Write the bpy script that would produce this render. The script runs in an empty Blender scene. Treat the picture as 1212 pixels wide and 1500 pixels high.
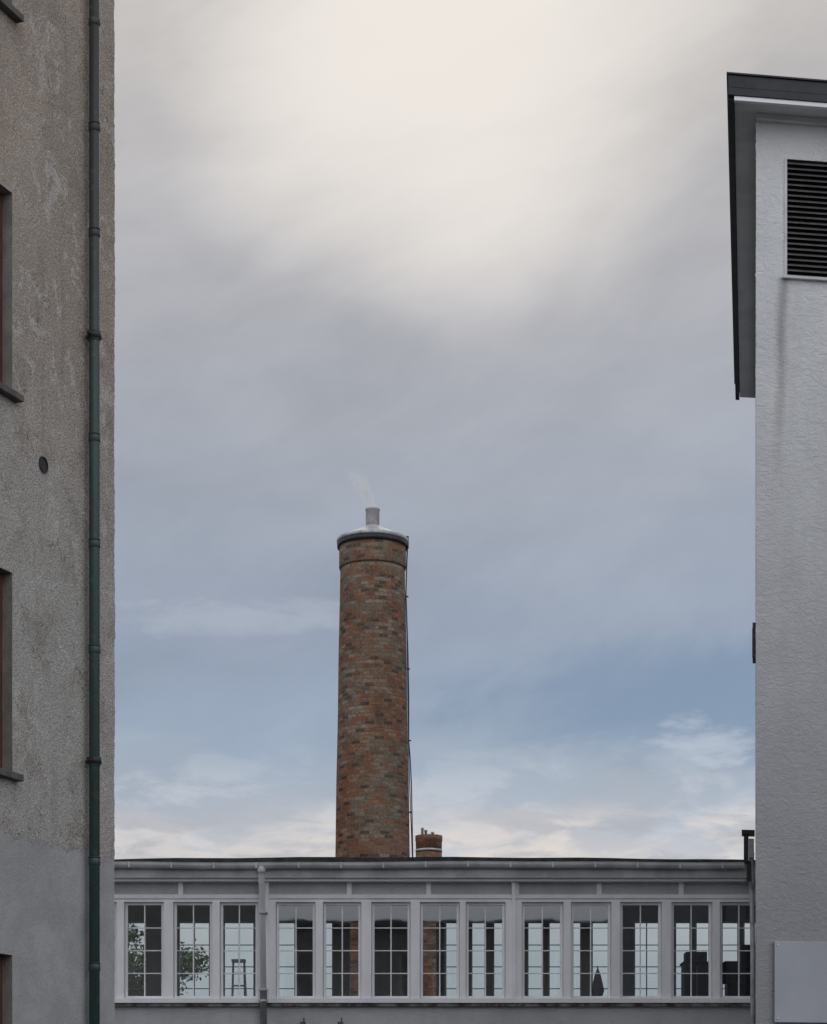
import bpy, bmesh, math, random
from mathutils import Vector, Matrix
random.seed(7)
F=3100.0; CX=606.0; HY=1700.0; CZ=1.6
def P(px,py,Y): return Vector(((px-CX)/F*Y, Y, CZ+(HY-py)/F*Y))
def PX(px,Y): return (px-CX)/F*Y
def PZ(py,Y): return CZ+(HY-py)/F*Y
def lin(c): 
    return tuple(((v/255)/12.92 if v/255<=0.04045 else ((v/255+0.055)/1.055)**2.4) for v in c)+(1,)
sc=bpy.context.scene
# ---------------- node helpers
class NT:
    def __init__(s,nt): s.nt=nt; s.l=nt.links
    def n(s,t,**k):
        nd=s.nt.nodes.new(t)
        for a,b in k.items(): setattr(nd,a,b)
        return nd
    def setv(s,sock,v):
        if v is None: return
        if isinstance(v,bpy.types.NodeSocket): s.l.new(v,sock)
        else: sock.default_value=v
    def math(s,op,a,b=None,c=None,clamp=False):
        m=s.n('ShaderNodeMath',operation=op); m.use_clamp=clamp
        s.setv(m.inputs[0],a); s.setv(m.inputs[1],b); s.setv(m.inputs[2],c)
        return m.outputs[0]
    def vec(s,x,y,z):
        m=s.n('ShaderNodeCombineXYZ'); s.setv(m.inputs[0],x); s.setv(m.inputs[1],y); s.setv(m.inputs[2],z); return m.outputs[0]
    def sep(s,v):
        m=s.n('ShaderNodeSeparateXYZ'); s.l.new(v,m.inputs[0]); return m.outputs
    def mul(s,v,sc3):
        m=s.n('ShaderNodeVectorMath',operation='MULTIPLY'); s.setv(m.inputs[0],v); m.inputs[1].default_value=sc3; return m.outputs[0]
    def noise(s,v,scale,detail=4,rough=.55,dist=0.0):
        m=s.n('ShaderNodeTexNoise'); s.setv(m.inputs['Vector'],v)
        m.inputs['Scale'].default_value=scale; m.inputs['Detail'].default_value=detail
        m.inputs['Roughness'].default_value=rough; m.inputs['Distortion'].default_value=dist
        return m.outputs['Fac']
    def mr(s,v,a,b,c=0.0,d=1.0,smooth=True):
        m=s.n('ShaderNodeMapRange'); m.interpolation_type='SMOOTHSTEP' if smooth else 'LINEAR'
        s.setv(m.inputs[0],v); 
        for i,x in enumerate((a,b,c,d)): m.inputs[i+1].default_value=x
        return m.outputs[0]
    def mix(s,f,a,b,mode='MIX'):
        m=s.n('ShaderNodeMix',data_type='RGBA',blend_type=mode)
        s.setv(m.inputs[0],f); s.setv(m.inputs[6],a); s.setv(m.inputs[7],b); return m.outputs[2]
    def ramp(s,v,stops,interp='LINEAR'):
        m=s.n('ShaderNodeValToRGB'); r=m.color_ramp; r.interpolation=interp
        while len(r.elements)>1: r.elements.remove(r.elements[-1])
        r.elements[0].position=stops[0][0]; r.elements[0].color=stops[0][1]
        for p,c in stops[1:]:
            e=r.elements.new(p); e.color=c
        s.setv(m.inputs[0],v); return m.outputs[0]
def newmat(name,rough=.8,metal=0.0,spec=.3):
    m=bpy.data.materials.new(name); m.use_nodes=True
    t=NT(m.node_tree); b=m.node_tree.nodes['Principled BSDF']
    b.inputs['Roughness'].default_value=rough; b.inputs['Metallic'].default_value=metal
    b.inputs['Specular IOR Level'].default_value=spec
    return m,t,b
def bump(t,b,h,strength,dist):
    m=t.n('ShaderNodeBump'); m.inputs['Strength'].default_value=strength; m.inputs['Distance'].default_value=dist
    t.l.new(h,m.inputs['Height']); t.l.new(m.outputs[0],b.inputs['Normal'])
def obj(t): return t.n('ShaderNodeTexCoord').outputs['Object']
def c3(r,g,b): return (r,g,b,1)
def simple(name,ca,cb,scale=6,rough=.7,metal=0,bs=.3,bd=.004,bscale=60,stretch=(1,1,1),spec=.3):
    m,t,b=newmat(name,rough,metal,spec); o=t.mul(obj(t),stretch)
    f=t.mr(t.noise(o,scale,4,.6),.35,.65)
    t.l.new(t.mix(f,ca,cb),b.inputs['Base Color'])
    bump(t,b,t.noise(o,bscale,2,.6),bs,bd)
    return m
# ---------------- materials
def mat_roughcast():
    m,t,b=newmat('roughcast_render',.95,0,.15); o=obj(t); x,y,z=t.sep(o)
    big=t.noise(o,.55,4,.62); mid=t.noise(o,2.3,5,.65); blot=t.noise(t.mul(o,(1,1,.8)),3.4,6,.76,1.0); fine=t.noise(o,85,2,.7); gr=t.noise(o,38,2,.6)
    col=t.mix(t.mr(big,.38,.62),c3(.43,.36,.305),c3(.37,.32,.28))
    hz=t.mr(t.math('ADD',z,t.math('MULTIPLY',big,3.0)),7.5,12.0)
    col=t.mix(hz,c3(.41,.395,.375),col)
    col=t.mix(t.math('MULTIPLY',t.mr(mid,.50,.68),.5),col,c3(.26,.22,.19))
    col=t.mix(t.math('MULTIPLY',t.mr(blot,.54,.58),t.mr(big,.4,.6,.15,.6)),col,c3(.55,.53,.505))
    st=t.noise(t.mul(o,(4,4,.5)),1.3,4,.6)
    col=t.mix(t.math('MULTIPLY',t.mr(st,.50,.75),.3),col,c3(.20,.175,.155))
    vo=t.n('ShaderNodeTexVoronoi',feature='DISTANCE_TO_EDGE'); 
    dv=t.n('ShaderNodeVectorMath',operation='ADD'); t.l.new(o,dv.inputs[0])
    nz=t.n('ShaderNodeTexNoise'); nz.inputs['Scale'].default_value=3; nz.inputs['Detail'].default_value=4; t.l.new(o,nz.inputs['Vector']); 
    t.l.new(nz.outputs['Color'],dv.inputs[1]); t.l.new(dv.outputs[0],vo.inputs['Vector']); vo.inputs['Scale'].default_value=1.1
    ck=t.math('MULTIPLY',t.mr(vo.outputs['Distance'],0,.012,1,0),t.mr(mid,.45,.6))
    col=t.mix(t.math('MULTIPLY',ck,.7),col,c3(.13,.115,.105))
    zz=t.math('ADD',z,t.math('MULTIPLY',t.math('SUBTRACT',t.noise(t.mul(o,(1,1,.6)),2.2,5,.65),.5),.55))
    low=t.mr(zz,4.38,4.47,1,0)
    lc=t.mix(t.mr(mid,.35,.65),c3(.325,.33,.34),c3(.39,.395,.405))
    col=t.mix(low,col,lc)
    sp=t.mr(fine,.36,.64,.66,1.32); 
    grain=t.mix(t.mr(low,0,1,1,.3),c3(1,1,1),t.vec(sp,sp,sp))
    col=t.mix(1.0,col,grain,'MULTIPLY')
    t.l.new(col,b.inputs['Base Color'])
    h=t.math('ADD',t.math('MULTIPLY',fine,.6),t.math('MULTIPLY',gr,.9))
    h=t.math('MULTIPLY',h,t.mr(low,0,1,1,.35)); h=t.math('ADD',h,t.math('MULTIPLY',low,-.1))
    h=t.math('ADD',h,t.math('MULTIPLY',mid,1.2))
    bump(t,b,h,.9,.016); return m
def mat_stucco(name,ca,cb,streak=None,low_shade=False):
    m,t,b=newmat(name,.85,0,.2); o=obj(t); x,y,z=t.sep(o)
    a=t.noise(o,.8,4,.6); mid=t.noise(t.mul(o,(1,1,.5)),2.6,5,.65)
    col=t.mix(t.mr(a,.35,.65),ca,cb)
    col=t.mix(t.math('MULTIPLY',t.mr(mid,.5,.72),.25),col,c3(.42,.425,.43))
    if low_shade:
        g=t.mr(t.math('ADD',z,t.math('MULTIPLY',mid,2.5)),4.0,13.5,.82,0)  # shade towards the wall base put into the colour, stronger downwards
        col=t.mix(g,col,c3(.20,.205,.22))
    if streak:
        sx,z1,z0=streak
        wob=t.math('MULTIPLY',t.math('SUBTRACT',t.noise(t.mul(o,(.3,.3,1)),1.3,3,.5),.5),.16)
        dx=t.math('ABSOLUTE',t.math('SUBTRACT',t.math('ADD',x,wob),t.math('ADD',sx,t.math('MULTIPLY',t.math('SUBTRACT',z,z1),.035))))
        s=t.math('MULTIPLY',t.mr(dx,.0,.10,1,0),t.mr(z,z0,z1-.6))
        s=t.math('MULTIPLY',s,t.mr(z,z1,z1+.02,1,0))
        s=t.math('MULTIPLY',s,t.mr(t.noise(t.mul(o,(10,10,1.5)),1.5,4,.6),.3,.6,.5,1))
        col=t.mix(t.math('MULTIPLY',s,.55),col,c3(.17,.165,.165))
    dirt=t.noise(t.mul(o,(3,3,.4)),1.2,4,.6)
    col=t.mix(t.math('MULTIPLY',t.mr(dirt,.5,.75),.15),col,c3(.28,.28,.285))
    t.l.new(col,b.inputs['Base Color'])
    h=t.noise(t.mul(o,(.9,.9,1.4)),13,5,.72,.9); h2=t.noise(o,55,2,.6)
    h=t.math('ADD',t.mr(h,.38,.72,0,1.0,False),t.math('MULTIPLY',h2,.35))
    bump(t,b,h,.55,.016); return m
def mat_brick(name,grey=.5):
    m,t,b=newmat(name,.9,0,.15); uv=t.n('ShaderNodeTexCoord').outputs['UV']; o=obj(t); x,y,z=t.sep(o)
    br=t.n('ShaderNodeTexBrick'); t.l.new(uv,br.inputs['Vector']); br.inputs['Scale'].default_value=1
    br.inputs['Color1'].default_value=c3(0,0,0); br.inputs['Color2'].default_value=c3(1,1,1)
    br.inputs['Mortar'].default_value=c3(.5,.5,.5); br.inputs['Mortar Size'].default_value=.009
    br.inputs['Mortar Smooth'].default_value=.3; br.inputs['Brick Width'].default_value=.235; br.inputs['Row Height'].default_value=.092
    v=br.outputs['Color']
    ra=t.ramp(v,[(0,c3(.055,.032,.024)),(.10,c3(.17,.064,.034)),(.3,c3(.22,.078,.038)),(.5,c3(.155,.064,.038)),(.66,c3(.14,.075,.05)),(.8,c3(.25,.095,.045)),(.94,c3(.185,.125,.09)),(1,c3(.08,.05,.035))],'CONSTANT')
    rg=t.ramp(v,[(0,c3(.085,.065,.048)),(.12,c3(.16,.112,.078)),(.3,c3(.185,.15,.115)),(.5,c3(.18,.088,.052)),(.66,c3(.155,.12,.09)),(.8,c3(.21,.175,.138)),(.92,c3(.23,.105,.058)),(1,c3(.095,.068,.05))],'CONSTANT')
    n=t.noise(t.mul(o,(.8,.8,.5)),.9,4,.65)
    g=t.mr(t.math('ADD',t.math('MULTIPLY',n,.9),t.math('MULTIPLY',z,.026)),.60+.1*(.5-grey),.82)
    col=t.mix(g,ra,rg)
    n2=t.noise(t.mul(o,(1,1,1.4)),1.9,4,.7); col=t.mix(t.math('MULTIPLY',t.mr(n2,.46,.64),.5),col,c3(.07,.045,.033))
    n3=t.noise(o,22,3,.6); k=t.mr(n3,.3,.7,.7,1.3); col=t.mix(1,col,t.vec(k,k,k),'MULTIPLY')
    col=t.mix(t.math('MULTIPLY',br.outputs['Fac'],t.mr(n,.35,.65,.35,.85)),col,c3(.175,.15,.125))
    t.l.new(col,b.inputs['Base Color'])
    h=t.math('SUBTRACT',t.math('MULTIPLY',n3,.5),br.outputs['Fac'])
    h=t.math('ADD',h,t.math('MULTIPLY',v,.35))
    bump(t,b,h,.9,.014); return m
def mat_pipe():
    m,t,b=newmat('painted_downpipe',.5,.2,.4); o=obj(t); x,y,z=t.sep(o)
    f=t.mr(t.math('ADD',z,t.math('MULTIPLY',t.noise(o,1.2,4,.6),2)),9.3,11.6)
    col=t.mix(f,c3(.038,.082,.072),c3(.05,.05,.048))
    col=t.mix(t.math('MULTIPLY',t.mr(t.noise(t.mul(o,(6,6,1)),2.5,5,.7),.45,.65),.7),col,c3(.05,.055,.052))
    col=t.mix(t.math('MULTIPLY',t.mr(t.noise(o,9,5,.7),.56,.7),.5),col,c3(.12,.155,.145))
    t.l.new(col,b.inputs['Base Color']); bump(t,b,t.noise(o,30,3,.6),.2,.004); return m
def mat_glass():
    m,t,b=newmat('window_glass'); nt=m.node_tree; nt.nodes.remove(b)
    out=[n for n in nt.nodes if n.type=='OUTPUT_MATERIAL'][0]
    tr=t.n('ShaderNodeBsdfTransparent'); tr.inputs[0].default_value=c3(.87,.90,.91)
    gl=t.n('ShaderNodeBsdfGlossy'); gl.inputs['Roughness'].default_value=.02; gl.inputs['Color'].default_value=c3(.9,.95,1)
    fr=t.n('ShaderNodeFresnel'); fr.inputs[0].default_value=1.5
    o=obj(t); bp=t.n('ShaderNodeBump'); bp.inputs['Strength'].default_value=.05; bp.inputs['Distance'].default_value=.01
    t.l.new(t.noise(o,2.0,2,.5),bp.inputs['Height']); t.l.new(bp.outputs[0],gl.inputs['Normal'])
    mx=t.n('ShaderNodeMixShader'); t.l.new(t.math('ADD',t.math('MULTIPLY',fr.outputs[0],1.8),.05,clamp=True),mx.inputs[0]); t.l.new(tr.outputs[0],mx.inputs[1]); t.l.new(gl.outputs[0],mx.inputs[2])
    t.l.new(mx.outputs[0],out.inputs[0]); return m
M_rough=mat_roughcast()
M_stR=mat_stucco('white_stucco',c3(.72,.73,.745),c3(.64,.65,.67),streak=(3.93,10.95,8.2),low_shade=True)
M_stB=mat_stucco('grey_stucco',c3(.56,.565,.595),c3(.48,.49,.52))
M_brick=mat_brick('chimney_brick',.5); M_brick2=mat_brick('small_chimney_brick',.1)
M_pipe=mat_pipe(); M_glass=mat_glass()
M_white=simple('white_paint',c3(.88,.89,.92),c3(.80,.81,.84),scale=3,rough=.5,bs=.15,bscale=25,stretch=(1,1,.4))
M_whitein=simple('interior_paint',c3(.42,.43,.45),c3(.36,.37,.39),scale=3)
M_gut=simple('gutter_paint',c3(.62,.63,.65),c3(.45,.455,.47),scale=2.2,rough=.5,bs=.2)
M_zinc=simple('zinc_sheet',c3(.50,.51,.52),c3(.33,.34,.35),scale=5,rough=.6,metal=.4,bs=.15,bscale=20)
M_felt=simple('roof_felt',c3(.03,.032,.032),c3(.06,.06,.055),scale=8,rough=.9,bs=.5)
M_black=simple('dark_painted_metal',c3(.028,.028,.032),c3(.045,.045,.05),scale=4,rough=.45,bs=.15)
M_fasc=simple('dark_fascia',c3(.028,.029,.034),c3(.042,.043,.05),scale=3,rough=.55,bs=.2,bscale=20)
M_soff=simple('soffit_paint',c3(.72,.73,.74),c3(.62,.63,.645),scale=2.5,rough=.8,bs=.2)
M_louv=simple('louver_metal',c3(.10,.097,.10),c3(.065,.063,.067),scale=9,rough=.55,bs=.15)
M_wood=simple('red_brown_wood',c3(.13,.05,.035),c3(.07,.035,.028),scale=6,rough=.6,stretch=(4,4,.5))
M_sill=simple('stone_sill',c3(.085,.08,.078),c3(.13,.12,.115),scale=9,rough=.8)
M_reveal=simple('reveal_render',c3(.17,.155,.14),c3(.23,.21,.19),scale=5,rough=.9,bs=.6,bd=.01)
M_dark=simple('dark_interior',c3(.03,.03,.03),c3(.045,.042,.04))
M_shut=simple('roller_shutter',c3(.14,.12,.105),c3(.10,.085,.075),scale=7)
M_sign=simple('sign_panel_paint',c3(.37,.385,.43),c3(.33,.345,.39),scale=1.2,rough=.55,bs=.05)
M_floor=simple('bridge_floor',c3(.10,.09,.08),c3(.14,.12,.10))
M_stain=simple('stained_ledge',c3(.07,.065,.055),c3(.30,.295,.29),scale=7,rough=.85,bs=.4)
M_leafA=simple('leaf_dark',c3(.035,.06,.022),c3(.055,.09,.03),scale=2,rough=.6)
M_leafB=simple('leaf_light',c3(.07,.11,.035),c3(.09,.13,.05),scale=2,rough=.6)
M_bark=simple('bark',c3(.06,.05,.04),c3(.10,.085,.07),scale=9,rough=.95,bs=.8,bd=.02)
M_asph=simple('asphalt',c3(.045,.045,.047),c3(.065,.064,.062),scale=.7,rough=.9,bs=.5,bd=.006,bscale=90)
M_cloth=simple('parasol_cloth',c3(.30,.32,.34),c3(.22,.24,.26),rough=.9)
M_alu=simple('aluminium',c3(.6,.6,.6),c3(.5,.5,.5),metal=.6,rough=.4)
M_opp=simple('brown_render',c3(.20,.18,.16),c3(.26,.235,.21),scale=1.5,rough=.9)
# ---------------- builder
class B:
    def __init__(s,name): s.name=name; s.v=[]; s.f=[]; s.m=[]; s.sm=[]; s.mats=[]; s.uv={}
    def mi(s,m):
        if m not in s.mats: s.mats.append(m)
        return s.mats.index(m)
    def quad(s,pts,mat,smooth=False,uv=None):
        i=len(s.v); s.v+= [tuple(p) for p in pts]; s.f.append(tuple(range(i,i+len(pts)))); s.m.append(s.mi(mat)); s.sm.append(smooth)
        if uv: s.uv[len(s.f)-1]=uv
    def box(s,a0,a1,b0,b1,c0,c1,mat,T=None):
        T=T or (lambda a,b,c:(a,b,c)); i=len(s.v)
        for c in (c0,c1):
            for a,b in ((a0,b0),(a1,b0),(a1,b1),(a0,b1)): s.v.append(tuple(T(a,b,c)))
        k=s.mi(mat)
        for f in ((0,3,2,1),(4,5,6,7),(0,1,5,4),(1,2,6,5),(2,3,7,6),(3,0,4,7)):
            s.f.append(tuple(i+j for j in f)); s.m.append(k); s.sm.append(False)
    def lathe(s,cx,cy,prof,mat,n=48,uvR=None,cap=True):
        base=len(s.v)
        for r,z in prof:
            for j in range(n):
                a=2*math.pi*j/n; s.v.append((cx+r*math.cos(a),cy+r*math.sin(a),z))
        k=s.mi(mat)
        for i in range(len(prof)-1):
            for j in range(n):
                j2=(j+1)%n
                s.f.append((base+i*n+j,base+i*n+j2,base+(i+1)*n+j2,base+(i+1)*n+j)); s.m.append(k); s.sm.append(True)
                if uvR:
                    u0=uvR*2*math.pi*j/n; u1=uvR*2*math.pi*(j+1)/n
                    s.uv[len(s.f)-1]=[(u0,prof[i][1]),(u1,prof[i][1]),(u1,prof[i+1][1]),(u0,prof[i+1][1])]
        if cap:
            s.f.append(tuple(base+(len(prof)-1)*n+j for j in range(n))); s.m.append(k); s.sm.append(False)
            s.f.append(tuple(base+n-1-j for j in range(n))); s.m.append(k); s.sm.append(False)
    def tube(s,pts,r,mat,n=10,cap=True):
        pts=[Vector(p) for p in pts]; base=len(s.v); k=s.mi(mat); rs=r if isinstance(r,(list,tuple)) else [r]*len(pts)
        up=Vector((0,1,0.013))
        for i,p in enumerate(pts):
            d=(pts[min(i+1,len(pts)-1)]-pts[max(i-1,0)]).normalized()
            a=d.cross(up)
            if a.length<1e-3: a=d.cross(Vector((1,0,0)))
            a.normalize(); b=d.cross(a).normalized()
            for j in range(n):
                t=2*math.pi*j/n; s.v.append(tuple(p+(a*math.cos(t)+b*math.sin(t))*rs[i]))
        for i in range(len(pts)-1):
            for j in range(n):
                j2=(j+1)%n; s.f.append((base+i*n+j,base+i*n+j2,base+(i+1)*n+j2,base+(i+1)*n+j)); s.m.append(k); s.sm.append(True)
        if cap:
            for i in (0,len(pts)-1):
                s.f.append(tuple(base+i*n+j for j in range(n))); s.m.append(k); s.sm.append(False)
    def wall(s,T,a0,a1,c0,c1,ops,mat,rev,depth,back=None):
        A=sorted(set([a0,a1]+[q for o in ops for q in o[:2] if a0<q<a1])); C=sorted(set([c0,c1]+[q for o in ops for q in o[2:] if c0<q<c1]))
        for i in range(len(A)-1):
            for j in range(len(C)-1):
                am=(A[i]+A[i+1])/2; cm=(C[j]+C[j+1])/2
                if any(o[0]<am<o[1] and o[2]<cm<o[3] for o in ops): continue
                s.quad([T(A[i],0,C[j]),T(A[i+1],0,C[j]),T(A[i+1],0,C[j+1]),T(A[i],0,C[j+1])],mat)
                if back: s.quad([T(A[i],depth,C[j]),T(A[i],depth,C[j+1]),T(A[i+1],depth,C[j+1]),T(A[i+1],depth,C[j])],back)
        for o in ops:
            p,q,r,u=o
            s.quad([T(p,0,r),T(p,0,u),T(p,depth,u),T(p,depth,r)],rev)
            s.quad([T(q,0,r),T(q,depth,r),T(q,depth,u),T(q,0,u)],rev)
            s.quad([T(p,0,u),T(q,0,u),T(q,depth,u),T(p,depth,u)],rev)
            s.quad([T(p,0,r),T(p,depth,r),T(q,depth,r),T(q,0,r)],rev)
    def make(s,parent=None,bevel=0):
        me=bpy.data.meshes.new(s.name); me.from_pydata(s.v,[],s.f); 
        for m in s.mats: me.materials.append(m)
        me.polygons.foreach_set('material_index',s.m); me.polygons.foreach_set('use_smooth',s.sm)
        if s.uv:
            l=me.uv_layers.new(name='UVMap')
            for fi,uv in s.uv.items():
                for k,li in enumerate(me.polygons[fi].loop_indices): l.data[li].uv=uv[k]
        me.update(); o=bpy.data.objects.new(s.name,me); sc.collection.objects.link(o)
        if parent: o.parent=parent
        if bevel:
            md=o.modifiers.new('bevel','BEVEL'); md.width=bevel; md.segments=2; md.limit_method='ANGLE'
        return o
def empty(name):
    e=bpy.data.objects.new(name,None); sc.collection.objects.link(e); return e
# ---------------- ground
g=B('ground'); g.quad([(-3000,-3000,0),(3000,-3000,0),(3000,3000,0),(-3000,3000,0)],M_asph); g.make()
# ---------------- LEFT BUILDING
LB=empty('rendered_apartment_building')
th=math.radians(22); P0=Vector((-2.826,20,0)); dS=Vector((-math.sin(th),-math.cos(th),0)); dN=Vector((-math.cos(th),math.sin(th),0))
def TL(a,b,c): 
    p=P0+dS*a+dN*b; return (p.x,p.y,c)
def s_of(px):
    u=(px-CX)/F; return (-2.826-20*u)/(.3746-.9272*u)
sj=s_of(18); ops=[]; tops=[3.38,6.70,10.0,13.31]
a=sj
while a<19:
    for tz in tops: ops.append((a,a+1.15,tz-1.75,tz))
    a+=2.7
w=B('walls'); H=15.4
w.wall(TL,.06,21,0,H,ops,M_rough,M_reveal,.16)
rnd=random.Random(3); zs=[i*.035 for i in range(int(H/.035)+1)]+[H]
jit=[rnd.gauss(0,.0045)+.005*math.sin(z*1.7)+.004*math.sin(z*6.1+1) for z in zs]
for i in range(len(zs)-1):
    w.quad([TL(jit[i],.0,zs[i]),TL(.06,0,zs[i]),TL(.06,0,zs[i+1]),TL(jit[i+1],.0,zs[i+1])],M_rough)
    w.quad([TL(jit[i],0,zs[i]),TL(jit[i+1],0,zs[i+1]),TL(.012,.06,zs[i+1]),TL(.012,.06,zs[i])],M_rough)
w.quad([TL(.012,.06,0),TL(.012,.06,H),TL(.012,9,H),TL(.012,9,0)],M_rough)
w.quad([TL(21,0,0),TL(21,9,0),TL(21,9,H),TL(21,0,H)],M_rough)
w.quad([TL(.012,9,0),TL(.012,9,H),TL(21,9,H),TL(21,9,0)],M_rough)
w.make(LB)
r=B('roof'); r.box(-.5,21.5,-.5,9.5,H,H+.22,M_felt,TL); r.box(-.42,21.4,-.42,-.28,H-.12,H-.003,M_gut,TL); r.make(LB)
wi=B('windows'); ss=B('window_sills')
for (p,q,z0,z1) in ops:
    wi.box(p+.0,q-.0,.16,.17,z0,z1,M_dark,TL)
    fw=.07
    for (x0,x1,y0,y1) in ((p+.002,p+fw,z0,z1),(q-fw,q-.002,z0,z1),((p+q)/2-.035,(p+q)/2+.035,z0+fw,z1-fw)): wi.box(x0,x1,.10,.155,y0+.002,y1-.002,M_wood,TL)
    wi.box(p+fw,q-fw,.103,.152,z0+.002,z0+fw,M_wood,TL); wi.box(p+fw,q-fw,.103,.152,z1-fw,z1-.002,M_wood,TL)
    if abs(z1-6.70)<.1 or abs(z1-3.38)<.1:
        n=int((z1-z0-.15)/.045)
        for i in range(n):
            zz=z1-.075-i*.045; wi.box(p+fw,q-fw,.115+.008*(i%2),.14,zz-.04,zz,M_shut,TL)
    else:
        wi.quad([TL(p+fw,.13,z0+fw),TL(q-fw,.13,z0+fw),TL(q-fw,.13,z1-fw),TL(p+fw,.13,z1-fw)],M_glass)
        wi.box(p+fw,q-fw,.12,.145,z0+1.15,z0+1.19,M_wood,TL)
    ss.box(p-.07,q+.07,-.075,.10,z0-.055,z0+.004,M_sill,TL)
wi.make(LB); ss.make(LB,.006)
dp=B('downpipe'); sp=.523; off=-.09
def pt(s_,b_,z): return Vector(TL(s_,b_,z))
c=pt(sp,off,0); dp.lathe(c.x,c.y,[(.049,0.05),(.049,H-.1)],M_pipe,20)
sc_y=c.y/F
for y in (30,185,340,492,640,795,950,1115,1260,1415,1570):
    z=CZ+(HY-y)*sc_y
    dp.lathe(c.x,c.y,[(.0495,z-.05),(.055,z-.045),(.055,z+.01),(.0495,z+.016)],M_pipe,20,cap=False)
    if y in (492,1115,1570):
        dp.lathe(c.x,c.y,[(.052,z-.03),(.066,z-.028),(.066,z+.034),(.052,z+.036)],M_black,20)
        dp.box(sp-.012,sp+.012,off+.05,0.02,z-.008,z+.012,M_black,TL); dp.box(sp-.085,sp-.05,off-.015,off+.015,z-.012,z+.016,M_black,TL); dp.box(sp+.05,sp+.11,off-.015,off+.015,z-.012,z+.016,M_black,TL)
    elif y!=30:
        dp.lathe(c.x,c.y,[(.0495,z+.016),(.0555,z+.018),(.0555,z+.028),(.0495,z+.03)],M_black,20,cap=False)
dp.make(LB)
vh=B('vent_hole'); sv=s_of(63); zv=CZ+(HY-681)*((20-.9272*sv)/F)
def ring(rad,b): return [TL(sv+rad*math.cos(t*math.pi/12),b,zv+rad*math.sin(t*math.pi/12)) for t in range(24)]
vh.quad(ring(.064,-.004),M_black)
R1=ring(.064,-.004);R2=ring(.064,-.012);R3=ring(.072,-.012);R4=ring(.074,0)
for A_,B_ in ((R1,R2),(R2,R3),(R3,R4)):
    for i in range(24): vh.quad([A_[i],A_[(i+1)%24],B_[(i+1)%24],B_[i]],M_black)
vh.make(LB)
# ---------------- RIGHT BUILDING
RB=empty('white_stucco_building'); R0=Vector((3.627,22.4,0)); dF=Vector((.988,.153,0)); dD=Vector((.1588,.9873,0))
def TR(a,b,c): p=R0+dF*a+dD*b; return (p.x,p.y,c)
ZR=12.66; DL=8.36; la,lb,lz0,lz1=.331,1.75,10.98,12.23
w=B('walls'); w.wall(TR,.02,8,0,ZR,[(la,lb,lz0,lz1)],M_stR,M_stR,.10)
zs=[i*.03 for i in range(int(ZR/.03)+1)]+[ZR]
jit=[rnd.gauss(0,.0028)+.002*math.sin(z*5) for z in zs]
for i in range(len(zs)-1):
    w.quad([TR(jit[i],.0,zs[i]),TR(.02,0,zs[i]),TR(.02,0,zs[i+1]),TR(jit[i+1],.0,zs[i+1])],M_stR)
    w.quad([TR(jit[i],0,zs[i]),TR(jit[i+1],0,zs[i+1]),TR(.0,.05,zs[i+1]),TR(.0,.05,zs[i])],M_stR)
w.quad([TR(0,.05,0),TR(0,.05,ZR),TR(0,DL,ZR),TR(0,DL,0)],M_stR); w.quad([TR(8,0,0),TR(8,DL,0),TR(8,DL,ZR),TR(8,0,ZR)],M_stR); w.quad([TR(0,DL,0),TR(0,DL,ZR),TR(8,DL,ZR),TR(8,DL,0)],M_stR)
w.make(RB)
r=B('roof'); 
r.box(-.235,8.2,-.335,DL+.06,12.665,12.74,M_soff,TR)
r.box(-.30,8.3,-.40,DL+.10,12.743,12.87,M_fasc,TR)
r.box(-.30,8.3,-.40,-.34,12.665,12.743,M_fasc,TR); r.box(-.30,-.24,-.34,DL+.10,12.635,12.743,M_fasc,TR)
r.box(-.318,8.318,-.418,DL+.12,12.872,12.892,M_black,TR)
r.box(-.236,8.2,-.385,-.336,12.618,12.664,M_white,TR)
r.box(0,8.1,-.06,-.003,12.60,12.664,M_soff,TR)
r.make(RB,.004)
l=B('louver_grille')
l.box(la-.02,lb+.02,.02,.05,lz1-.0,lz1+.022,M_white,TR); l.box(la-.04,lb+.04,-.05,.05,lz0-.03,lz0-.002,M_gut,TR)
l.box(la-.018,la+.012,-.012,.05,lz0,lz1,M_gut,TR)
l.quad([TR(la,.095,lz0),TR(lb,.095,lz0),TR(lb,.095,lz1),TR(la,.095,lz1)],M_dark)
n=22; pz=(lz1-lz0)/n
for i in range(n):
    z=lz0+i*pz; th_=.006
    A_=[(-.004,z+.002),(.07,z+pz*.95),(.07,z+pz*.95+th_),(-.004,z+.002+pz*.22)]
    for j in range(4):
        p,q=A_[j],A_[(j+1)%4]; l.quad([TR(la+.012,p[0],p[1]),TR(lb,p[0],p[1]),TR(lb,q[0],q[1]),TR(la+.012,q[0],q[1])],M_louv)
l.make(RB)
sg=B('blank_sign_board'); sg.box(.203,1.7,-.045,-.003,3.06,3.92,M_sign,TR); 
for a_,z_ in ((.24,3.88),(.24,3.1),(.95,3.88),(.95,3.1)): sg.box(a_-.01,a_+.01,-.052,-.045,z_-.01,z_+.01,M_alu,TR)
sg.make(RB,.004)
jb=B('junction_box'); 
def onside(Y): return (Y-22.4)/.9873
b0=onside(25); z0=PZ(962,25); z1=PZ(912,25)
jb.box(-.04,0.02,b0,b0+.35,z0,z1,M_louv,TR); jb.box(-.044,-.04,b0+.05,b0+.3,z0+.05,z1-.05,M_louv,TR)
jb.make(RB,.004)
hp=B('rainwater_hopper'); b0=onside(29.6)
hp.box(-.20,-.01,b0,b0+.25,PZ(1222,29.6),PZ(1216,29.6),M_black,TR)
hp.box(-.17,-.10,b0+.02,b0+.22,PZ(1262,29.6),PZ(1222,29.6),M_black,TR)
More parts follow.
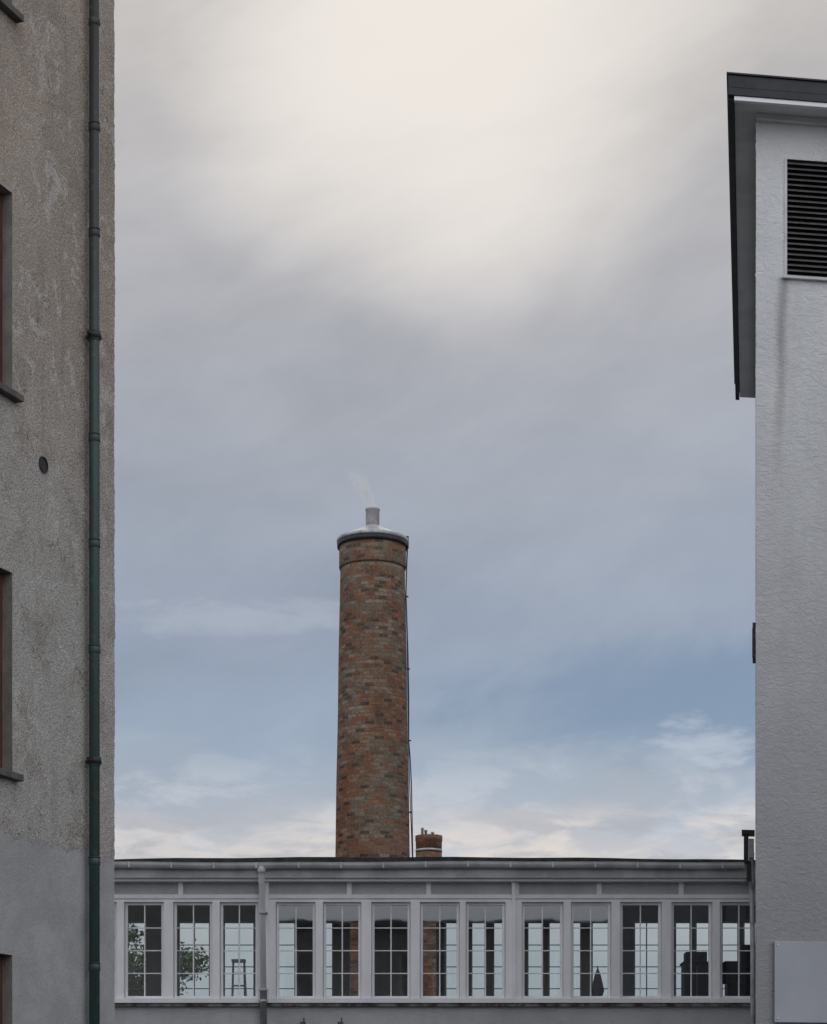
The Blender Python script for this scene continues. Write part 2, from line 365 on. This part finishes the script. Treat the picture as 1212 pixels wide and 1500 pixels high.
hp.box(-.098,-.02,b0+.05,b0+.2,PZ(1256,29.6),PZ(1228,29.6),M_zinc,TR)
hp.box(-.13,-.06,b0+.05,b0+.19,PZ(1290,29.6),PZ(1262,29.6)-.001,M_felt,TR)
hp.tube([TR(-.05,b0+.1,PZ(1248,29.6)),TR(-.06,b0+.1,PZ(1270,29.6)),TR(-.03,b0+.1,PZ(1300,29.6))],.035,M_zinc,10)
q=Vector(TR(-.07,b0+.12,0)); hp.tube([(q.x,q.y,PZ(1285,29.6)),(q.x+.02,q.y,PZ(1310,29.6)),(q.x+.03,q.y,PZ(1400,29.6)),(q.x+.03,q.y,.1)],.035,M_zinc,12)
hp.make(RB)
# ---------------- unseen building added behind the viewer to darken lower walls and panes
OB=empty('added_shade_building'); To=lambda a,b,c:(a,-16-b,c)
w=B('walls'); oo=[(-14+3*i,-12.8+3*i,z0,z0+1.6) for i in range(10) for z0 in (1.2,4.4,7.6)]
w.wall(To,-16,16,0,10.2,oo,M_opp,M_reveal,.15)
w.quad([To(-16,0,0),To(-16,0,10.2),To(-16,9,10.2),To(-16,9,0)],M_opp); w.quad([To(16,0,0),To(16,9,0),To(16,9,10.2),To(16,0,10.2)],M_opp); w.quad([To(-16,9,0),To(-16,9,10.2),To(16,9,10.2),To(16,9,0)],M_opp); w.make(OB)
w=B('windows')
for p,q_,z0,z1 in oo:
    w.box(p,q_,.14,.15,z0,z1,M_dark,To)
    for a_,b_ in ((p,p+.06),(q_-.06,q_),((p+q_)/2-.03,(p+q_)/2+.03)): w.box(a_,b_,.09,.138,z0,z1,M_white,To)
w.make(OB)
w=B('roof'); w.box(-16.4,16.4,-.4,9.4,10.2,10.4,M_felt,To); w.make(OB)
# ---------------- BRIDGE
BR=empty('glazed_footbridge'); YB=31.0; YF=33.6
def z_(py): return PZ(py,YB)
wins=[(183,240),(255,311),(323,378),(405,462),(474,529),(545,601),(616,673),(683,740),(765,825),(837,895),(909,969),(984,1043),(1055,1112)]
wl=[(PX(a,YB),PX(b,YB)) for a,b in wins]
x=wl[0][0]-.12
while x>-11.5: wl.insert(0,(x-.57,x)); x-=.70
wl.append((PX(1126,YB),PX(1182,YB)))
zt,zb=z_(1322),z_(1463); XL,XR=-12.0,7.2
TB=lambda a,b,c:(a,YB+b,c)
body=B('walls')
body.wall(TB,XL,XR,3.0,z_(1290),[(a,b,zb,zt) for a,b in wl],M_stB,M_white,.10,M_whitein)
fo=[(186,216),(262,309),(328,374),(402,434),(474,489),(512,541),(618,641),(652,676),(690,712),(722,746),(772,797),(803,826),(838,852),(866,896),(928,966),(988,1012),(1018,1042),(1056,1082),(1088,1116)]
Tn=lambda a,b,c:(a,YF-b,c)
fl=[(PX(a,YF),PX(b,YF)) for a,b in fo]
x=fl[0][0]-.2
while x>-11.5: fl.insert(0,(x-.5,x)); x-=.8
zfb,zft=zb-.02,PZ(1351,YF)
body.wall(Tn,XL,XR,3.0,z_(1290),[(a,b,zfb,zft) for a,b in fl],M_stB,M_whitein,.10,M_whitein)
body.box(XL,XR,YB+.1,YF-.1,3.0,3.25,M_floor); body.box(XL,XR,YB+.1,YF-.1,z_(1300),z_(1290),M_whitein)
body.make(BR)
rf=B('roof')
N=40; zr=z_(1268)
def cam(x): return .045*max(0,1-((x-(-.2))/5.2)**2)+.006*math.sin(x*3.1)
for i in range(N):
    a=XL+(XR-1.2-XL)*i/N; b=XL+(XR-1.2-XL)*(i+1)/N
    ta,tb=zr+.035+cam(a),zr+.035+cam(b)
    y0,y1=YB-.30,YF+.3
    rf.quad([(a,y0,zr),(b,y0,zr),(b,y0,tb),(a,y0,ta)],M_felt); rf.quad([(a,y0,ta),(b,y0,tb),(b,y1,tb+.02),(a,y1,ta+.02)],M_felt)
    rf.quad([(a,y1,zr),(a,y1,ta+.02),(b,y1,tb+.02),(b,y1,zr)],M_felt); rf.quad([(a,y0,zr),(a,y1,zr),(b,y1,zr),(b,y0,zr)],M_gut)
rf.make(BR)
fr=B('cornice')
fr.box(XL,XR,YB-.22,YB-.003,z_(1289),z_(1277),M_gut); fr.box(XL,XR,YB-.16,YB-.004,z_(1293),z_(1289)-.001,M_white)
fr.box(XL,XR,YB-.22,YB+.0,z_(1277)+.001,zr-.001,M_gut)
fr.box(XL,XR,YB-.05,YB-.002,z_(1317),z_(1311),M_white); fr.box(XL,XR,YB-.03,YB-.002,z_(1322),z_(1317)-.001,M_white)
for px in (265,512,628,757,878,998,145,1120):
    X=PX(px,YB); fr.box(X-.035,X+.035,YB-.035,YB-.002,z_(1311)+.001,z_(1293)-.001,M_white)
fr.make(BR,.003)
gt=B('gutter'); prof=[]; 
for j in range(9):
    t=math.pi+math.pi*j/8; prof.append((YB-.30+.07*math.cos(t),z_(1269)+.075*math.sin(t)))
prof=[(YB-.375,z_(1269)+.012)]+prof
segs=[XL+i*.5 for i in range(int((PX(1090,YB-.3)-XL)/.5)+1)]+[PX(1090,YB-.3)]
def sag(x): return .008*math.sin(x*.9+.5)+.004*math.sin(x*2.7)
for i in range(len(segs)-1):
    for j in range(len(prof)-1):
        a,b=segs[i],segs[i+1]; p,q=prof[j],prof[j+1]
        gt.quad([(a,p[0],p[1]+sag(a)),(b,p[0],p[1]+sag(b)),(b,q[0],q[1]+sag(b)),(a,q[0],q[1]+sag(a))],M_gut,True)
gt.quad([(segs[-1],p[0],p[1]+sag(segs[-1])) for p in prof],M_gut)
for px in range(190,1090,62):
    X=PX(px,YB-.3); gt.box(X-.012,X+.012,YB-.379,YB-.372,z_(1276)+sag(X),z_(1268)+sag(X)+.0,M_gut)
gt.make(BR)
jn=B('window_frames'); gl=B('window_panes'); rj=random.Random(5)
def sash(a,b,z0,z1,y,cols,rows,dirn,mt,fw=.035,bw=.009):
    y0,y1=(y,y+.05)
    jn.box(a,a+fw,y0,y1,z0,z1,mt); jn.box(b-fw,b,y0,y1,z0,z1,mt); jn.box(a+fw,b-fw,y0,y1,z0,z0+fw,mt); jn.box(a+fw,b-fw,y0,y1,z1-fw,z1,mt)
    ym=(y0+y1)/2; A0,A1,Z0,Z1=a+fw,b-fw,z0+fw,z1-fw
    for i in range(1,cols):
        X=A0+(A1-A0)*i/cols; jn.box(X-bw,X+bw,ym-.012,ym+.012,Z0,Z1,mt)
    for i in range(1,rows):
        Z=Z0+(Z1-Z0)*i/rows
        jn.box(A0,A1,ym-.010,ym+.010,Z-bw*.8,Z+bw*.8,mt)
    tl=rj.uniform(-.004,.004)
    gl.quad([(A0,ym+tl,Z0),(A1,ym-tl,Z0),(A1,ym-tl,Z1),(A0,ym+tl,Z1)],M_glass)
for a,b in wl: sash(a+.003,b-.003,zb+.003,zt-.003,YB+.03,2,4,1,M_white)
for a,b in fl: sash(a+.002,b-.002,zfb+.002,zft-.002,YF-.08,2 if b-a>.35 else 1,4,-1,M_white,.022)
for i in range(len(wl)-1):
    a,b=wl[i][1],wl[i+1][0]
    wd=b-a
    jn.box(a+.006,b-.006,YB-.055,YB-.002,zb-.0,z_(1322)-.001,M_white)
    if wd>.2: jn.box((a+b)/2-.03,(a+b)/2+.03,YB-.085,YB-.056,zb,z_(1293),M_white)
jn.make(BR,.002); gl.make(BR)
sl=B('sill_ledge'); sl.box(XL,XR,YB-.09,YB-.003,z_(1470),zb-.001,M_white)
sl.box(XL,XR,YB-.06,YB-.004,z_(1475),z_(1470)-.001,M_stain); sl.make(BR,.003)
d=B('downpipe'); yp=YB-.17
x0=PX(384,yp)
d.tube([(x0,YB-.30,z_(1276)),(x0,YB-.30,z_(1290)),(x0+.0,yp,z_(1300)),(x0+.02,yp,z_(1450))],.045,M_white,14)
d.lathe(x0,YB-.30,[(.05,z_(1284)),(.062,z_(1280)),(.062,z_(1272))],M_gut,14)
d.tube([(x0+.02,yp,z_(1450)),(x0+.02,yp,.1)],.052,M_zinc,14)
for py in (1452,1468,1340): d.lathe(x0+.02,yp,[(.05,z_(py)-.02),(.064,z_(py)-.018),(.064,z_(py)+.018),(.05,z_(py)+.02)],M_zinc,14); d.box(x0,x0+.04,yp,YB+.0,z_(py)-.01,z_(py)+.01,M_zinc)
d.make(BR)
lt=B('wall_brackets')
for px in (445,500):
    X=PX(px,YB); lt.box(X-.045,X+.03,YB-.14,YB-.003,z_(1504),z_(1498),M_sill); lt.box(X-.0,X+.02,YB-.14,YB-.11,z_(1498)+.001,z_(1492),M_sill)
lt.make(BR)
yi=32.6
sl=B('step_ladder')
for sx in (0,1):
    yy=yi+sx*.35
    for px in (338-sx*2,360+sx*2):
        X=PX(px,yi); Xt=PX(341 if px<350 else 357,yi)
        sl.tube([(X,yy,3.26),(Xt,yi+.12,PZ(1407,yi))],.016,M_white,8)
sl.box(PX(339,yi),PX(359,yi),yi+.02,yi+.2,PZ(1409,yi),PZ(1405,yi),M_white)
for py in (1425,1443,1460,1478): sl.box(PX(340,yi),PX(358,yi),yi-.0,yi+.06,PZ(py+2,yi),PZ(py,yi),M_white)
sl.make()
pr=B('closed_parasol'); X=PX(876,32.4); zt_=PZ(1418,32.4)
pr.lathe(X,32.4,[(.18,3.26),(.18,3.32),(.02,3.33),(.02,3.75),(.10,3.8),(.12,3.95),(.07,4.1),(.10,4.2),(.05,zt_-.12),(.012,zt_-.02),(.004,zt_+.03)],M_cloth,16); pr.make()
cb=B('storage_cabinet'); zl=3.25
cb.box(PX(1003,yi),PX(1040,yi),yi,yi+.4,zl,PZ(1412,yi),M_black); cb.box(PX(1001,yi),PX(1042,yi),yi-.02,yi+.42,PZ(1412,yi)+.001,PZ(1409,yi),M_felt); cb.box(PX(1006,yi),PX(1037,yi),yi+.05,yi+.35,PZ(1409,yi)+.001,PZ(1394,yi),M_black)
cb.box(PX(1021,yi),PX(1022,yi),yi-.006,yi,zl+.1,PZ(1414,yi),M_alu); cb.make(None,.01)
ch=B('stacked_crates')
ch.box(PX(1066,yi),PX(1100,yi),yi,yi+.3,zl,PZ(1440,yi),M_black);ch.box(PX(1062,yi),PX(1084,yi),yi,yi+.3,PZ(1440,yi)+.002,PZ(1408,yi),M_felt);ch.box(PX(1086,yi),PX(1112,yi),yi+.03,yi+.33,PZ(1440,yi)+.002,PZ(1384,yi),M_black);ch.make(None,.01)
# ---------------- CHIMNEY
CH=empty('brick_chimney'); YC=52.0; XC=PX(546,YC)
def zc(py): return PZ(py,YC)
b=B('shaft'); prof=[]
zs=[i*.5 for i in range(0,33)]; zs=[q for q in zs if q<zc(834)]+[zc(834)]
def rr(z): return .797+(16.03-z)*.0175+.004*math.sin(z*1.9)
prof=[(rr(q),q) for q in zs]
b.lathe(XC,YC,prof,M_brick,72,uvR=.86)
b.lathe(XC,YC,[(rr(16.1)+.022,zc(834)),(rr(16.1)+.030,zc(832)),(rr(16.1)+.028,zc(797))],M_brick,72,uvR=.86); b.make(CH)
cp=B('metal_cap')
cp.lathe(XC,YC,[(.80,zc(803)),(.868,zc(803)),(.872,zc(796)),(.84,zc(796))],M_black,64)
cp.lathe(XC,YC,[(.80,zc(796)),(.880,zc(796)+.004),(.880,zc(791)),(.84,zc(790)),(.50,zc(781)),(.22,zc(773)),(.19,zc(771))],M_zinc,64)
cp.lathe(XC,YC,[(.168,zc(774)),(.168,zc(748)),(.180,zc(748)),(.180,zc(744)),(.155,zc(744)),(.155,zc(750))],M_gut,32)
cp.make(CH)
cb=B('conductor_cable')
pa=[(598,796),(597,830),(596,870),(597,900),(599,960),(600,1020),(600,1085),(602,1110),(604,1150),(605,1200),(606,1262)]
cb.tube([P(x-1,y,YC) for x,y in pa]+[(PX(608,YC),YC,0.1)],.014,M_black,6)
pa2=[(598,798),(596,850),(595,874),(597,930),(598,1000),(599,1085),(600,1120),(602,1180),(605,1262)]
cb.tube([P(x-.5,y,YC-.1) for x,y in pa2],.011,M_black,6)
for y in (874,980,1085,1190):
    xr=546+rr(zc(y))*59.6; v=P(xr,y,YC); cb.box(v.x-.06,v.x+.08,YC-.02,YC+.02,v.z-.015,v.z+.015,M_black)
cb.box(PX(594,YC),PX(599,YC),YC-.05,YC+.05,zc(803),zc(786),M_black)
cb.make(CH)
SC=empty('small_brick_chimney'); YS=60; XS=PX(628.5,YS)
def z2(py): return PZ(py,YS)
b=B('shaft'); b.lathe(XS,YS,[(.40,0),(.372,z2(1250))],M_brick2,40,uvR=.38); b.lathe(XS,YS,[(.366,z2(1250)),(.372,z2(1233)),(.385,z2(1232)),(.385,z2(1225))],M_brick2,40,uvR=.38); b.make(SC)
b=B('metal_bands'); b.lathe(XS,YS,[(.37,z2(1248)),(.380,z2(1248)),(.380,z2(1245)),(.37,z2(1245))],M_zinc,40)
for px,t_ in ((619,1215),(624,1218),(634,1221)): b.lathe(PX(px,YS),YS,[(.035,z2(1228)),(.035,z2(t_)),(.05,z2(t_)),(.05,z2(t_)+.04)],M_zinc,12)
b.make(SC)
# steam
sm=bpy.data.materials.new('steam'); sm.use_nodes=True; sm.node_tree.nodes.clear(); t=NT(sm.node_tree); o_=t.n('ShaderNodeOutputMaterial'); pv=t.n('ShaderNodeVolumeScatter'); pv.inputs['Color'].default_value=c3(1,1,1); pv.inputs['Anisotropy'].default_value=.5
gc=t.n('ShaderNodeTexCoord').outputs['Generated']; gx,gy,gz=t.sep(gc)
ob=obj(t); nn=t.noise(ob,3.0,3,.6,.6)
cxp=t.math('ADD',t.math('MULTIPLY',gz,-.50),.72); dx=t.math('SUBTRACT',gx,cxp); dy=t.math('SUBTRACT',gy,.5)
rd=t.math('SQRT',t.math('ADD',t.math('MULTIPLY',dx,dx),t.math('MULTIPLY',dy,dy)))
rd=t.math('ADD',rd,t.math('MULTIPLY',t.math('SUBTRACT',nn,.5),.30))
rd=t.math('DIVIDE',rd,t.math('ADD',.16,t.math('MULTIPLY',gz,.16)))
de=t.math('MULTIPLY',t.mr(rd,.0,1.1,1,0),t.mr(gz,.25,1.0,1,0)); de=t.math('MULTIPLY',de,t.mr(nn,.3,.6))
t.l.new(t.math('MULTIPLY',de,5.0),pv.inputs['Density']); t.l.new(pv.outputs[0],o_.inputs['Volume'])
b=B('steam_plume'); b.box(XC-.72,XC+.28,YC-.5,YC+.5,zc(744),zc(744)+1.0,sm); b.make()
# ---------------- TREE
tr=B('deciduous_tree'); T0=Vector((PX(192,47),47,0)); rt=random.Random(21)
tr.tube([T0,T0+Vector((.05,0,1.5)),T0+Vector((-.05,.1,3)),T0+Vector((.1,.0,4.6)),T0+Vector((.0,.0,6.2))],[.17,.14,.11,.07,.02],M_bark,10)
cl=[]
for i in range(52):
    a=rt.uniform(0,6.28); zz=rt.uniform(3.0,6.7); R=1.75*math.sqrt(max(.05,1-((zz-4.6)/2.4)**2))*rt.uniform(.35,1.05)
    e=T0+Vector((R*math.cos(a),R*math.sin(a),zz)); s0=T0+Vector((0,0,max(1.8,zz-1.4)))
    tr.tube([s0,(s0+e)/2+Vector((0,0,.12)),e],[.04,.025,.008],M_bark,6); cl.append((e,rt.uniform(.28,.5)))
for e,R in cl:
    for i in range(230):
        d_=Vector((rt.gauss(0,1),rt.gauss(0,1),rt.gauss(0,.8)))*R*.55; c=e+d_
        u=Vector((rt.uniform(-1,1),rt.uniform(-1,1),rt.uniform(-1,1))).normalized(); v=u.cross(Vector((rt.uniform(-1,1),rt.uniform(-1,1),rt.uniform(-1,1)))).normalized(); s_=rt.uniform(.035,.07)
        tr.quad([c-u*s_,c-v*s_*.55,c+u*s_,c+v*s_*.55],M_leafA if rt.random()<.65 else M_leafB)
tr.make()
# ---------------- WORLD
W=bpy.data.worlds.new('World'); sc.world=W; W.use_nodes=True; W.node_tree.nodes.clear(); t=NT(W.node_tree)
out=t.n('ShaderNodeOutputWorld')
sunv=Vector((90,3100,1780)).normalized(); el=math.asin(sunv.z)
sky=t.n('ShaderNodeTexSky'); sky.sky_type='NISHITA'; sky.sun_disc=False; sky.sun_elevation=el; sky.sun_rotation=math.atan2(sunv.x,sunv.y)
bg1=t.n('ShaderNodeBackground'); bg1.inputs[1].default_value=.05; t.l.new(sky.outputs[0],bg1.inputs[0])
D=t.n('ShaderNodeTexCoord').outputs['Generated']; x,y,z=t.sep(D)
rad=t.math('SQRT',t.math('ADD',t.math('MULTIPLY',x,x),t.math('MULTIPLY',y,y)))
v=t.math('DIVIDE',z,t.math('MAXIMUM',rad,.02)); v=t.math('MINIMUM',t.math('MAXIMUM',v,0),3)
u=t.math('ARCTAN2',x,y)
uv=t.vec(u,v,0)
rot=t.vec(t.math('ADD',u,t.math('MULTIPLY',v,-.35)),t.math('ADD',v,t.math('MULTIPLY',u,-.22)),.37)
n1=t.noise(t.mul(rot,(2.2,3.4,1)),3.4,5,.52,.3); n2=t.noise(t.mul(uv,(1.8,4.2,1)),5,4,.55,.25); n3=t.noise(t.mul(rot,(1.6,2.4,1)),12,5,.6,.35)
vv=t.math('ADD',v,t.math('MULTIPLY',t.math('SUBTRACT',n2,.5),.05)); vv=t.math('ADD',vv,t.math('MULTIPLY',t.math('SUBTRACT',n3,.5),.025))
col=t.ramp(vv,[(0,lin((182,188,194))),(.09,lin((184,193,200))),(.125,lin((200,203,205))),(.148,lin((190,192,198))),(.168,lin((170,180,193))),(.20,lin((152,168,187))),(.235,lin((147,161,181))),(.28,lin((155,165,181))),(.34,lin((162,168,179))),(.40,lin((171,173,180))),(.46,lin((183,182,185))),(.52,lin((194,191,190))),(.60,lin((204,200,197))),(1,lin((190,192,198)))])
k=t.math('ADD',1.0,t.math('MULTIPLY',t.math('SUBTRACT',n1,.5),.30)); k=t.math('ADD',k,t.math('MULTIPLY',t.math('SUBTRACT',n2,.5),.14))
k=t.math('ADD',k,t.math('MULTIPLY',t.math('SUBTRACT',n3,.5),.22))
col=t.mix(1,col,t.vec(k,k,k),'MULTIPLY')
def blob(u0,v0,su,sv,noisy=.0,nz=None):
    du=t.math('DIVIDE',t.math('SUBTRACT',u,u0),su); dv=t.math('DIVIDE',t.math('SUBTRACT',v,v0),sv)
    d=t.math('ADD',t.math('MULTIPLY',du,du),t.math('MULTIPLY',dv,dv))
    if noisy: d=t.math('ADD',d,t.math('MULTIPLY',t.math('SUBTRACT',nz or n3,.5),noisy))
    return t.mr(d,0,1.0,1,0)
n4=t.noise(t.mul(uv,(1,2.6,1)),17,6,.62,.3)
col=t.mix(t.math('MULTIPLY',blob(.15,.217,.17,.038,1.6),.65),col,lin((118,143,172)))
col=t.mix(t.math('MULTIPLY',blob(-.09,.256,.07,.010,4.5,n4),.36),col,lin((186,192,202)))
band=t.math('MULTIPLY',t.mr(v,.12,.15),t.mr(v,.160,.208,1,0))
col=t.mix(t.math('MULTIPLY',t.math('MULTIPLY',band,t.mr(n4,.45,.64)),.62),col,lin((204,209,217)))
band2=t.math('MULTIPLY',t.mr(v,.11,.14),t.mr(v,.15,.174,1,0))
n5=t.noise(t.mul(uv,(1,3.0,1)),14,6,.6,.4)
col=t.mix(t.math('MULTIPLY',t.math('MULTIPLY',band2,t.mr(n5,.42,.57)),t.mr(u,-.15,.12,.45,.9)),col,lin((226,217,210)))
n6=t.noise(t.mul(uv,(1,3.4,1)),21,5,.6,.3)
col=t.mix(t.math('MULTIPLY',t.math('MULTIPLY',t.mr(v,.125,.14),t.mr(v,.155,.175,1,0)),t.mr(n6,.46,.60,0,.65)),col,lin((174,177,186)))
col=t.mix(t.math('MULTIPLY',blob(.13,.195,.030,.014,5.0,n4),.5),col,lin((205,212,222)))
dt=t.n('ShaderNodeVectorMath',operation='DOT_PRODUCT'); t.l.new(D,dt.inputs[0]); dt.inputs[1].default_value=Vector((60,3100,1670)).normalized()
gd=t.math('ADD',dt.outputs['Value'],t.math('MULTIPLY',t.math('SUBTRACT',n1,.5),.007))
gl_=t.mr(gd,.9905,1.0005)
col=t.mix(t.math('MULTIPLY',gl_,.92),col,lin((240,234,227)))
f=t.mr(y,-.5,.15,1,0)
col=t.mix(f,col,lin((198,200,204)))
kb=t.mr(y,-.6,.2,2.15,1.0)
bg2=t.n('ShaderNodeBackground'); t.l.new(col,bg2.inputs[0]); t.l.new(kb,bg2.inputs[1])
ms=t.n('ShaderNodeMixShader'); ms.inputs[0].default_value=.97
t.l.new(bg1.outputs[0],ms.inputs[1]); t.l.new(bg2.outputs[0],ms.inputs[2]); t.l.new(ms.outputs[0],out.inputs[0])
sl=bpy.data.lights.new('sun','SUN'); sl.energy=.5; sl.angle=math.radians(20); sl.color=(1,.93,.84)
so=bpy.data.objects.new('sun',sl); sc.collection.objects.link(so); so.rotation_euler=sunv.to_track_quat('Z','Y').to_euler()
# ---------------- CAMERA
cd=bpy.data.cameras.new('camera'); cam_=bpy.data.objects.new('camera',cd); sc.collection.objects.link(cam_)
cam_.location=(0,0,CZ); cam_.rotation_euler=(math.radians(90),0,0)
cd.sensor_fit='HORIZONTAL'; cd.sensor_width=36; cd.lens=F/1212*36; cd.shift_y=950/1212; cd.clip_end=10000; cd.clip_start=.1
sc.camera=cam_
sc.view_settings.view_transform='Standard'; sc.view_settings.look='None'; sc.view_settings.exposure=0
